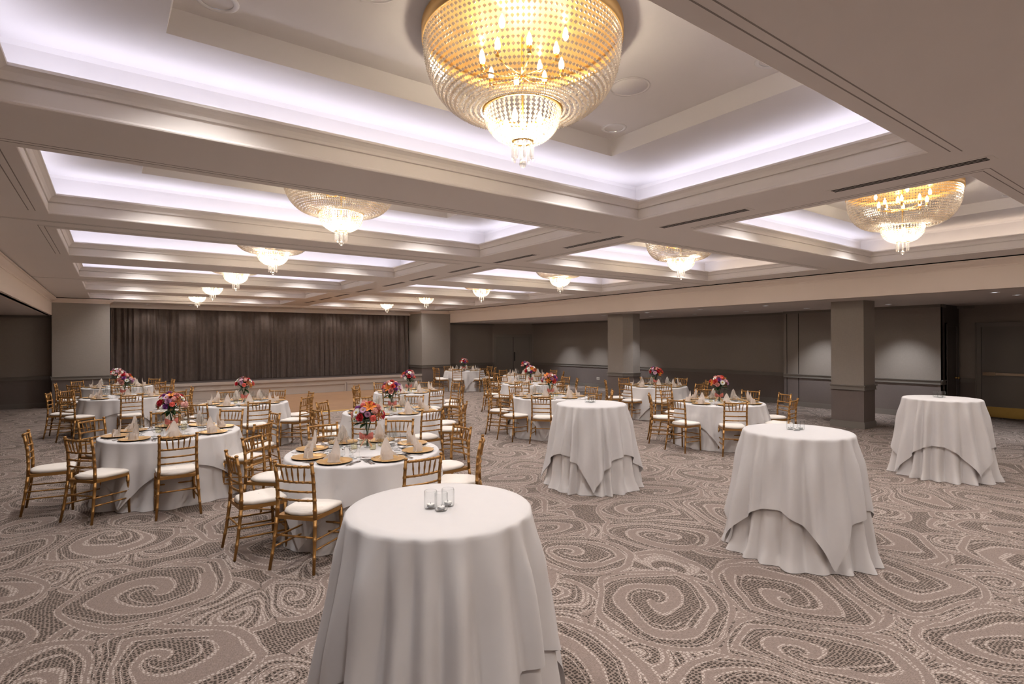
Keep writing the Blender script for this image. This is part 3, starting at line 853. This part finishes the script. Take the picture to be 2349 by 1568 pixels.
def seat_names(c, angs):
    v = Vector(c).normalized(); rt = Vector((v.y, -v.x)); L = []
    for a in angs:
        s = Vector((math.cos(math.radians(a)), math.sin(math.radians(a))))
        L.append((math.degrees(math.atan2(s.dot(rt), -s.dot(v))) % 360, a))
    L.sort(); best = None
    for k in range(8):
        rot = L[k:] + L[:k]
        e = sum(min((rot[i][0] - 45 * i) % 360, (45 * i - rot[i][0]) % 360) for i in range(8))
        if best is None or e < best[0]: best = (e, rot)
    return {best[1][i][1]: SEATS[i] for i in range(8)}

# ---- tableware
TW = {}
TW['charger'] = MB().lathe([(.001, .0), (.095, .0), (.108, .004), (.150, .013), (.165, .0165)], 40, 1, cap=False).lathe([(.165, .0165), (.1655, .0185), (.160, .0195), (.112, .0085), (.103, .0052), (.001, .0048)], 40, 0, cap=False).mesh('charger', M['charger'], M['chargerdark'])
TW['bread'] = MB().lathe([(.001, .0), (.045, .0), (.050, .003), (.078, .010), (.079, .012), (.052, .0055), (.046, .004), (.001, .004)], 32, cap=False).mesh('bread_plate', M['china'])
def stem_glass(bowl, base=.034, st=.0035):
    z0 = bowl[0][1]
    return MB().lathe([(.001, .0), (base, .0), (base, .002), (.010, .006), (st, .012), (st, z0 - .006), (.009, z0)] + bowl, 20, cap=False).mesh('glass', M['glass'])
TW['goblet'] = stem_glass([(.020, .062), (.034, .078), (.0405, .100), (.0395, .130), (.036, .160)])
TW['wine'] = stem_glass([(.018, .090), (.031, .105), (.0365, .130), (.035, .165), (.031, .195)])
TW['flute'] = stem_glass([(.012, .095), (.020, .112), (.0245, .150), (.0240, .195), (.0215, .232)], .031)
def knife(L=.235):
    mb = MB(); y0 = -L / 2
    prof = [(.0, .004, .0045), (.08 * L, .0075, .005), (.30 * L, .0065, .004), (.42 * L, .0055, .003), (.45 * L, .009, .0018), (.75 * L, .0105, .0014), (.93 * L, .008, .001), (L, .001, .0006)]
    loops = [[(-w, y0 + y, .001), (w, y0 + y, .001), (w, y0 + y, .001 + h), (-w, y0 + y, .001 + h)] for y, w, h in prof]
    mb.loft(loops); mb.add(loops[0], [(0, 1, 2, 3)]); mb.add(loops[-1], [(3, 2, 1, 0)])
    return mb.mesh('knife', M['steel'])
def spoon(L=.19):
    mb = MB(); y0 = -L / 2
    prof = [(0, .008, .004), (.06 * L, .0085, .004), (.35 * L, .0045, .005), (.62 * L, .004, .006), (.70 * L, .010, .005), (.82 * L, .020, .003), (.93 * L, .017, .004), (L, .003, .006)]
    loops = [[(-w, y0 + y, z), (-w * .4, y0 + y, z - .002), (w * .4, y0 + y, z - .002), (w, y0 + y, z), (w * .4, y0 + y, z + .001), (-w * .4, y0 + y, z + .001)] for y, w, z in prof]
    mb.loft(loops, 0, True)
    return mb.mesh('spoon', M['steel'])
def fork(L=.20):
    mb = MB(); y0 = -L / 2
    prof = [(0, .008, .003), (.06 * L, .0085, .003), (.35 * L, .0045, .004), (.62 * L, .004, .006), (.70 * L, .0115, .005), (.76 * L, .0125, .004)]
    loops = [[(-w, y0 + y, z), (w, y0 + y, z), (w, y0 + y, z + .002), (-w, y0 + y, z + .002)] for y, w, z in prof]
    mb.loft(loops); mb.add(loops[0], [(0, 1, 2, 3)])
    for k in range(4):
        x = -.0105 + k * .007; mb.add([(x - .0019, y0 + .75 * L, .004), (x + .0019, y0 + .75 * L, .004), (x + .0019, y0 + .75 * L, .006), (x - .0019, y0 + .75 * L, .006), (x - .0012, y0 + L, .006), (x + .0012, y0 + L, .006), (x + .0012, y0 + L, .0075), (x - .0012, y0 + L, .0075)],
                                     [(0, 1, 5, 4), (1, 2, 6, 5), (2, 3, 7, 6), (3, 0, 4, 7), (4, 5, 6, 7)])
    return mb.mesh('fork', M['steel'])
TW['knife'] = knife(); TW['spoon'] = spoon(); TW['fork'] = fork(); TW['saladfork'] = fork(.175); TW['spreader'] = knife(.16)
def napkin():
    """standing folded napkin: wrapped base, tall pointed leaf behind, two wings; front faces -y"""
    mb = MB()
    def wrap(u, v):                                     # base cone, leaning panels meeting at a centre pleat
        a = -PI * .78 + u * PI * 1.56; r = .058 - .012 * v + .004 * math.cos(6 * a)
        return (r * math.sin(a), -r * math.cos(a) * .85, .002 + v * (.070 + .018 * math.cos(a)))
    mb.grid(wrap, 20, 4)
    def leaf(u, v):                                     # tall leaf
        w = .066 * (1 - v ** 1.7) ** .75 * (1 - .15 * v) + .0015
        x = (u * 2 - 1) * w
        return (x, .030 - .25 * x * x / .066 + .012 * math.sin(v * 3) , .030 + v * .178)
    mb.grid(leaf, 10, 12)
    def leaf2(u, v):
        w = .050 * (1 - v ** 1.8) ** .8 + .001
        x = (u * 2 - 1) * w
        return (x, -.004 + .30 * x * x / .05 + .028 * v, .035 + v * .095)
    mb.grid(leaf2, 8, 8)
    for s in (-1, 1):                                   # wings curling out and down
        def wing(u, v):
            x = s * (.030 + .085 * u); z = .085 - .075 * u ** 1.3 - .050 * v * (1 - u)
            return (x, .012 - .038 * u + .010 * v - .02 * math.sin(u * PI) , max(.004, z))
        mb.grid(wing, 8, 4)
    def pleat(u, v):                                    # small folded triangle on the front
        w = .034 * (1 - v) + .002; x = (u * 2 - 1) * w
        return (x, -.056 + .6 * abs(x) * .4 + .02 * v, .004 + v * .062)
    mb.grid(pleat, 6, 4)
    return mb.mesh('napkin', M['napkin'], fix=False)
TW['napkin'] = napkin()
TW['votive'] = MB().lathe([(.001, .001), (.030, .001), (.034, .006), (.034, .075)], 18, cap=False).mesh('votive', M['votiveglass'])
TW['tealight'] = MB().lathe([(.001, .0), (.019, .0), (.019, .012), (.001, .012)], 16, 0, cap=False).lathe([(.018, .0125), (.002, .0128), (.001, .0128)], 16, 1, cap=False).lathe([(.0012, .012), (.0012, .020)], 6, 2).mesh('tealight', M['tin'], M['wax'], M['darkmetal'])
TW['cupvotive'] = MB().lathe([(.001, .001), (.028, .001), (.0315, .006), (.0315, .086), (.0300, .088), (.0295, .087)], 24, cap=False).mesh('cupvotive', M['glass'])
mb = MB(); mb.lathe([(.001, 0), (.016, 0), (.018, .02), (.014, .05), (.010, .058)], 12, 0, cap=False); mb.lathe([(.0125, .056), (.0125, .066), (.001, .072)], 12, 1, cap=False); TW['shaker'] = mb.mesh('shaker', M['glass'], M['steel'])

# ---- flowers
def bloom(kind, seed):
    mb = MB(); q = random.Random(seed)
    def petal(base, tip, wid, cup, curl, n=4, mi=0, roll=0.0):
        b = Vector(base); t = Vector(tip); d = t - b; L = d.length; d.normalize()
        up = Vector((0, 0, 1)); sd = d.cross(up)
        if sd.length < .1: sd = Vector((1, 0, 0))
        sd.normalize(); nn = sd.cross(d)
        def fn(u, v):
            w = wid * math.sin(PI * (.12 + .80 * v)) ** .8; x = (u * 2 - 1)
            return b + d * (L * v) + sd * (x * w) + nn * (cup * x * x + curl * v * v)
        mb.grid(lambda u, v: tuple(fn(u, v)), n, 4, mi)
    if kind == 'rose':
        for ring, (nn, r, z, tilt) in enumerate(((3, .006, .03, .002), (5, .014, .028, .010), (6, .022, .022, .020), (7, .028, .012, .034))):
            for k in range(nn):
                a = 2 * PI * k / nn + ring * .6
                petal((r * .35 * math.cos(a), r * .35 * math.sin(a), -.012), ((r + tilt * .5) * math.cos(a), (r + tilt * .5) * math.sin(a), z), .017 + .004 * ring, .006, -.004)
    elif kind == 'daisy':
        for ring, (nn, r, z) in enumerate(((16, .042, .004), (14, .034, .010))):
            for k in range(nn):
                a = 2 * PI * k / nn + ring * .2 + q.uniform(-.06, .06)
                petal((.008 * math.cos(a), .008 * math.sin(a), 0), (r * math.cos(a), r * math.sin(a), z + q.uniform(-.003, .003)), .0072, .001, -.002, 2)
        mb.lathe([(.001, .012), (.008, .010), (.011, .003), (.010, -.002)], 10, 1)
    elif kind == 'lily':
        for k in range(6):
            a = 2 * PI * k / 6 + q.uniform(-.1, .1); r = .052
            petal((.006 * math.cos(a), .006 * math.sin(a), -.02), (r * math.cos(a), r * math.sin(a), .018), .016 - .003 * (k % 2), .004, -.020)
        for k in range(5):
            a = 2 * PI * k / 5; mb.tube([(0, 0, -.01), (.010 * math.cos(a), .010 * math.sin(a), .022)], .0012, 4, 1)
    elif kind == 'mum':
        for ring, (nn, r, z) in enumerate(((18, .040, -.004), (16, .036, .008), (14, .028, .018), (10, .018, .026), (6, .008, .030))):
            for k in range(nn):
                a = 2 * PI * k / nn + ring * .17
                petal((.004 * math.cos(a), .004 * math.sin(a), -.006), (r * math.cos(a), r * math.sin(a), z), .0058, .002, .004, 2)
    else:                                               # carnation: ruffled ball
        def ball(u, v):
            a = 2 * PI * u; e = -.5 + 2.05 * v
            r = .030 * (1 + .16 * math.sin(9 * a + 7 * v) + .10 * math.sin(17 * a - 5 * v))
            return (r * math.cos(a) * math.cos(e), r * math.sin(a) * math.cos(e), r * .8 * math.sin(e))
        mb.grid(ball, 30, 9)
        for k in range(8):
            a = 2 * PI * k / 8
            petal((.004 * math.cos(a), .004 * math.sin(a), .010), (.020 * math.cos(a), .020 * math.sin(a), .030), .010, .003, -.006)
    return mb
BM = {}
def bloom_mesh(kind, colr):
    k = (kind, colr)
    if k not in BM: BM[k] = bloom(kind, len(BM)).mesh(kind, M['bloom_' + colr], M['pollen'], fix=False)
    return BM[k]
def foliage(seed):
    mb = MB(); q = random.Random(seed)
    def leaf(az, el, r0, L, w, droop):
        d = Vector((math.cos(az) * math.cos(el), math.sin(az) * math.cos(el), math.sin(el)))
        sd = Vector((-math.sin(az), math.cos(az), 0)); nn = sd.cross(d) * -1
        b = Vector((0, 0, -.10)) + d * r0
        def fn(u, v):
            x = u * 2 - 1; ww = w * math.sin(PI * (.06 + .94 * v)) ** .8
            return tuple(b + d * (L * v) + sd * (x * ww) + Vector((0, 0, -droop * v * v)) + nn * (.15 * ww * abs(x)))
        mb.grid(fn, 2, 6)
    for k in range(22): leaf(q.uniform(0, 2 * PI), q.uniform(-.15, .55), .04, q.uniform(.10, .18), q.uniform(.014, .030), q.uniform(.01, .05))
    for k in range(30): leaf(q.uniform(0, 2 * PI), q.uniform(.4, 1.3), .05, q.uniform(.10, .17), q.uniform(.010, .020), .01)
    return mb.mesh('foliage', M['leaf'], fix=False)
FOL = [foliage(k) for k in range(3)]
def stems(seed):
    mb = MB(); q = random.Random(seed)
    for k in range(11):
        a = q.uniform(0, 2 * PI); r = q.uniform(.004, .022); a2 = a + q.uniform(-.5, .5)
        mb.tube([(r * math.cos(a + 2.4), r * math.sin(a + 2.4), -.355), (r * .6 * math.cos(a), r * .6 * math.sin(a), -.20), (.05 * math.cos(a2), .05 * math.sin(a2), -.05)], .0032, 5)
    return mb.mesh('stems', M['stem'])
STM = stems(4)
VASE = MB().lathe([(.001, .002), (.036, .002), (.040, .008), (.036, .05), (.034, .12), (.040, .20), (.048, .235)], 24, cap=False).mesh('vase', M['glass'])
def bow(c1):
    mb = MB()
    mb.lathe([(.0385, .098), (.0395, .110), (.0395, .128), (.0385, .138)], 24, 0, cap=False)
    for s in (-1, 1):
        def loop(u, v):                                 # bow loop
            a = 2 * PI * u; L = .040
            return (s * (.012 + L * (1 - math.cos(a)) * .8), -.046 - .012 * math.sin(a) - .01 * abs(math.sin(a)), .118 + (v - .5) * .046 * (.5 + .5 * (1 - math.cos(a)) / 2 * 1.4) + .022 * (1 - math.cos(a)) * .5 + .018 * math.sin(a))
        mb.grid(loop, 18, 3, 0)
        def tail(u, v):
            return (s * (.010 + .055 * u ** 1.2), -.047 - .012 * math.sin(u * 3), .112 - .095 * u + (v - .5) * .030)
        mb.grid(tail, 8, 2, 1)
    mb.lathe([(.001, -.014), (.011, -.010), (.013, 0), (.011, .010), (.001, .014)], 10, 0, c=(0, -.047, .118))
    return mb.mesh('ribbon_bow', M['ribbon'], M['ribbon2'], fix=False)
BOW = bow(0)

def place(c, r, a, t):                                  # polar to table plane: radial r, tangential t (to the diner's right)
    ca, sa = math.cos(a), math.sin(a)                   # outwards; diner faces inwards, right hand = (-sa, ca) * -1 ... clockwise
    return c[0] + r * ca - t * sa, c[1] + r * sa + t * ca

KINDS = [('rose', 'red'), ('rose', 'coral'), ('carnation', 'pink'), ('carnation', 'coral'), ('daisy', 'white'), ('daisy', 'white'), ('lily', 'orange'), ('mum', 'lilac'), ('mum', 'purple'), ('rose', 'pink'), ('lily', 'rust'), ('daisy', 'lilac')]
TINTS = ['red, pink and purple', 'pink, red and white']
for ti, (key, (c, angs, tname, det)) in enumerate(TABLES.items()):
    q = random.Random(100 + ti)
    names = seat_names(c, angs)
    fo = foldfn(20 + ti, 17)
    under = skirt('tablecloth', .765, TOP - .008, .085, .055, fo, M['linen2'], 0.0, n=240, pool=.03, seed=ti)
    rotd = {'T1': 30, 'T2': 52, 'T3': 40, 'T4': 20, 'T5': 48, 'T6': 35, 'T7': 50, 'T8': 62, 'T9': 30, 'T10': 40, 'T11': 44, 'T12': 15, 'T13': 35}[key]
    over = skirt('table_overlay', .765, TOP - .03, .085, .055, fo, M['linen'], .010, 1.06 if det else 1.03, math.radians(rotd + 45), n=240, seed=ti)
    thing('tablecloth', 'white floor-length cloth under the overlay, %s' % tname, 'tablecloth', (c[0], c[1], TOP - .008), 0, 'floor-length cloths on the round tables', under)
    thing('table_overlay', 'white square overlay cloth, %s' % tname, 'tablecloth', (c[0], c[1], TOP), 0, 'square overlay cloths on the round tables', over)
    # centrepiece
    va = math.atan2(-c[1], -c[0]) + PI / 2 + q.uniform(-.4, .4)
    off = {'T1': (.10, .16), 'T2': (0, .12), 'T13': (.02, .03)}.get(key, (0, .0))
    vx, vy = c[0] + off[0], c[1] + off[1]
    v = thing('vase', 'glass vase with coral bow, %s' % tname, 'vase', (vx, vy, TOP), va, 'vases on the round tables')
    put('vase_glass', VASE, v); props(put('ribbon_bow', BOW, v), 'coral ribbon bow')
    b = thing('bouquet', '%s bouquet, %s' % (TINTS[ti % 2], tname), 'flowers', (vx, vy, TOP + .365), q.uniform(0, 6), 'bouquets on the round tables')
    put('foliage', FOL[ti % 3], b); put('stems', STM, b)
    nb = 30 if det == 2 else 24
    for k in range(nb):
        kd = KINDS[(k + ti * 5) % len(KINDS)] if k % 5 else q.choice(KINDS)
        f = (k + .5) / nb; el = math.asin(1 - f * 1.12) if 1 - f * 1.12 > -1 else -.1; az = k * 2.39996 + ti
        rr = .150 * q.uniform(.88, 1.10)
        d = Vector((math.cos(az) * math.cos(el), math.sin(az) * math.cos(el), math.sin(el) * .95))
        o = put('%s_bloom' % kd[0] if kd[0] != 'mum' else 'aster_bloom', bloom_mesh(*kd), b, d * rr + Vector((0, 0, -.03)))
        o.rotation_euler = d.to_track_quat('Z', 'Y').to_euler(); s = q.uniform(.85, 1.2); o.scale = (s, s, s)
        o['label'] = '%s %s bloom' % (kd[1], kd[0] if kd[0] != 'mum' else 'aster')
    if det:
        for k, nm in enumerate(('left', 'right', 'front', 'back')):
            a2 = math.atan2(-c[1], -c[0]) + (-PI / 2, PI / 2, 0, PI)[k] + .35
            thing('votive_holder', 'pale amber votive %s of the vase, %s' % (nm, tname), 'votive', (vx + .15 * math.cos(a2), vy + .15 * math.sin(a2), TOP + .001), 0, 'votives around the vases', TW['votive'])
        for k, nm in enumerate(('salt', 'pepper')):
            a2 = q.uniform(0, 6) if k == 0 else a2 + .35
            if det == 2: thing('shaker', 'small glass %s shaker with steel cap, %s' % (nm, tname), 'shaker', (c[0] + .27 * math.cos(a2), c[1] + .27 * math.sin(a2), TOP + .001), 0, 'shakers on the round tables', TW['shaker'])
    # seats
    for ang in angs:
        a = math.radians(ang); sn = names[ang]; w = '%s seat, %s' % (sn, tname)
        rc = 1.015 + q.uniform(-.02, .05)
        fix = {('T1', 50): .13, ('T1', 222): -.03, ('T2', 180): .12, ('T2', 268): -.03, ('T5', 230): .15, ('T5', 313): .06}.get((key, ang), 0)
        rc = max(rc + fix, 1.0)
        chair(c[0] + rc * math.cos(a), c[1] + rc * math.sin(a), a + PI / 2 + q.uniform(-.06, .06), 'gold spindle-back chair, ' + w, det)
        az = a + q.uniform(-.025, .025)
        x, y = place(c, .575, az, 0)
        thing('charger_plate', 'gold charger plate, ' + w, 'plate', (x, y, TOP + .001), az, 'gold chargers on the round tables', TW['charger'])
        x, y = place(c, .575 + q.uniform(-.012, .012), az, q.uniform(-.01, .01))
        thing('napkin', 'ivory folded standing napkin, ' + w, 'napkin', (x, y, TOP + .006), az + PI / 2 + q.uniform(-.25, .25), 'standing napkins on the chargers', TW['napkin'])
        for nm, cat, me, r_, t_ in (('water_goblet', 'glass', 'goblet', .385, .10), ('wine_glass', 'glass', 'wine', .345, .035), ('champagne_flute', 'glass', 'flute', .315, .115)):
            x, y = place(c, r_ + q.uniform(-.015, .015), az, t_ + q.uniform(-.012, .012))
            thing(nm, '%s, %s' % ({'water_goblet': 'short-stemmed glass water goblet', 'wine_glass': 'clear stemmed wine glass', 'champagne_flute': 'tall clear champagne flute'}[nm], w), cat, (x, y, TOP + .001), 0, nm.replace('_', ' ') + 's on the round tables', TW[me])
        if det:
            for nm, me, r_, t_, rot in (('dinner_knife', 'knife', .585, .190, 0), ('soup_spoon', 'spoon', .575, .214, 0), ('dinner_fork', 'fork', .575, -.188, 0), ('salad_fork', 'saladfork', .580, -.212, 0)):
                if det == 1 and nm in ('soup_spoon', 'salad_fork'): continue
                x, y = place(c, r_, az, t_)
                thing(nm, 'polished steel %s, %s' % (nm.replace('_', ' '), w), nm.split('_')[1], (x, y, TOP + .0015), az + PI / 2, 'polished ' + nm.replace('_', ' ') + 's', TW[me])
            x, y = place(c, .415, az, -.135)
            thing('bread_plate', 'white bread plate, ' + w, 'plate', (x, y, TOP + .001), 0, 'bread plates on the round tables', TW['bread'])
            thing('butter_knife', 'butter knife on a bread plate, ' + w, 'knife', (x, y, TOP + .013), az + PI / 2 + .5, 'butter knives on the bread plates', TW['spreader'])

# ------------------------------------------------------------------ cocktail tables
KT = [('nearest cocktail table', (1.335, 2.465), 160, 31, ((.0, .0), (-.045, .035), (.028, .058))),
      ('middle cocktail table', (5.19, 5.345), 138, 32, ((.03, .0), (-.03, .05), (.07, .06))),
      ('cocktail table before the square column', (5.09, 2.555), 142, 33, ((-.02, .03), (.045, -.01), (.05, .055))),
      ('rightmost cocktail table', (9.55, 2.75), 146, 34, ((.0, .0), (.05, -.045), (.075, .02)))]
KH = 1.075
for k, (nm, c, rot, sd, vot) in enumerate(KT):
    fo = foldfn(sd, 19)
    under = skirt('tablecloth', .445, KH - .008, .100, .085, fo, M['linen2'], 0.0, n=288, pool=.05, seed=sd)
    over = skirt('table_overlay', .445, KH - .01, .100, .085, fo, M['linen'], .012, 1.055, math.radians(rot + 45), n=288, seed=sd)
    thing('tablecloth', 'white floor-length under cloth of the %s' % nm, 'tablecloth', (c[0], c[1], KH - .008), 0, 'under cloths on the cocktail tables', under)
    thing('table_overlay', 'white square cloth with pointed corners over the %s' % nm, 'tablecloth', (c[0], c[1], KH), 0, 'square cloths on the cocktail tables', over)
    vw = Vector(c).normalized(); rt = Vector((vw.y, -vw.x))
    base = {0: (1.319, 2.42), 1: (5.24, 5.40), 2: (5.12, 2.575), 3: (9.60, 2.78)}[k]
    pl = [('front', 0.0, -.035), ('left', -.052, .012), ('right', .034, .038)]
    for pn, dx, dy in pl:
        x = base[0] + rt.x * dx + vw.x * dy; y = base[1] + rt.y * dx + vw.y * dy
        thing('votive_holder', 'clear glass votive cylinder, %s of three on the %s' % (pn, nm), 'votive', (x, y, KH + .001), 0, 'votives on the cocktail tables', TW['cupvotive'])
        thing('tealight', 'white tealight inside the %s votive on the %s' % (pn, nm), 'candle', (x, y, KH + .010), 0, 'tealights on the cocktail tables', TW['tealight'])
EXPO = 0.55
# ------------------------------------------------------------------ camera and view
FPX, PSI, ROLL = 1262.92, math.radians(35.997), math.radians(-.2638)
cam = bpy.data.cameras.new('camera'); cam.sensor_width = 36; cam.lens = 36 * FPX / 2349; cam.clip_start = .05; cam.clip_end = 200
co = bpy.data.objects.new('camera', cam); COL.objects.link(co)
r0 = Vector((math.cos(PSI), -math.sin(PSI), 0)); up = Vector((0, 0, 1)); fw = Vector((math.sin(PSI), math.cos(PSI), 0))
rt = r0 * math.cos(ROLL) + up * math.sin(ROLL); u2 = up * math.cos(ROLL) - r0 * math.sin(ROLL)
m = Matrix((rt, u2, -fw)).transposed().to_4x4(); m.translation = Vector((0, 0, 1.9)); co.matrix_world = m
SC.camera = co
w = bpy.data.worlds.new('world'); SC.world = w; w.use_nodes = True
w.node_tree.nodes['Background'].inputs[0].default_value = (.9, .92, 1, 1); w.node_tree.nodes['Background'].inputs[1].default_value = .0
v = SC.view_settings; v.view_transform = 'Standard'; v.look = 'None'; v.gamma = 1; v.use_curve_mapping = False
v.exposure = EXPO
cy = SC.cycles
cy.max_bounces = 6; cy.diffuse_bounces = 4; cy.glossy_bounces = 3; cy.transmission_bounces = 6; cy.transparent_max_bounces = 10
cy.sample_clamp_indirect = 5; cy.sample_clamp_direct = 0
cy.caustics_reflective = False; cy.caustics_refractive = False
cy.use_adaptive_sampling = True; cy.adaptive_threshold = .10; cy.adaptive_min_samples = 16
cy.use_denoising = True
try: cy.denoiser = 'OPENIMAGEDENOISE'; cy.denoising_input_passes = 'RGB_ALBEDO_NORMAL'
except Exception: pass
cy.use_light_tree = True
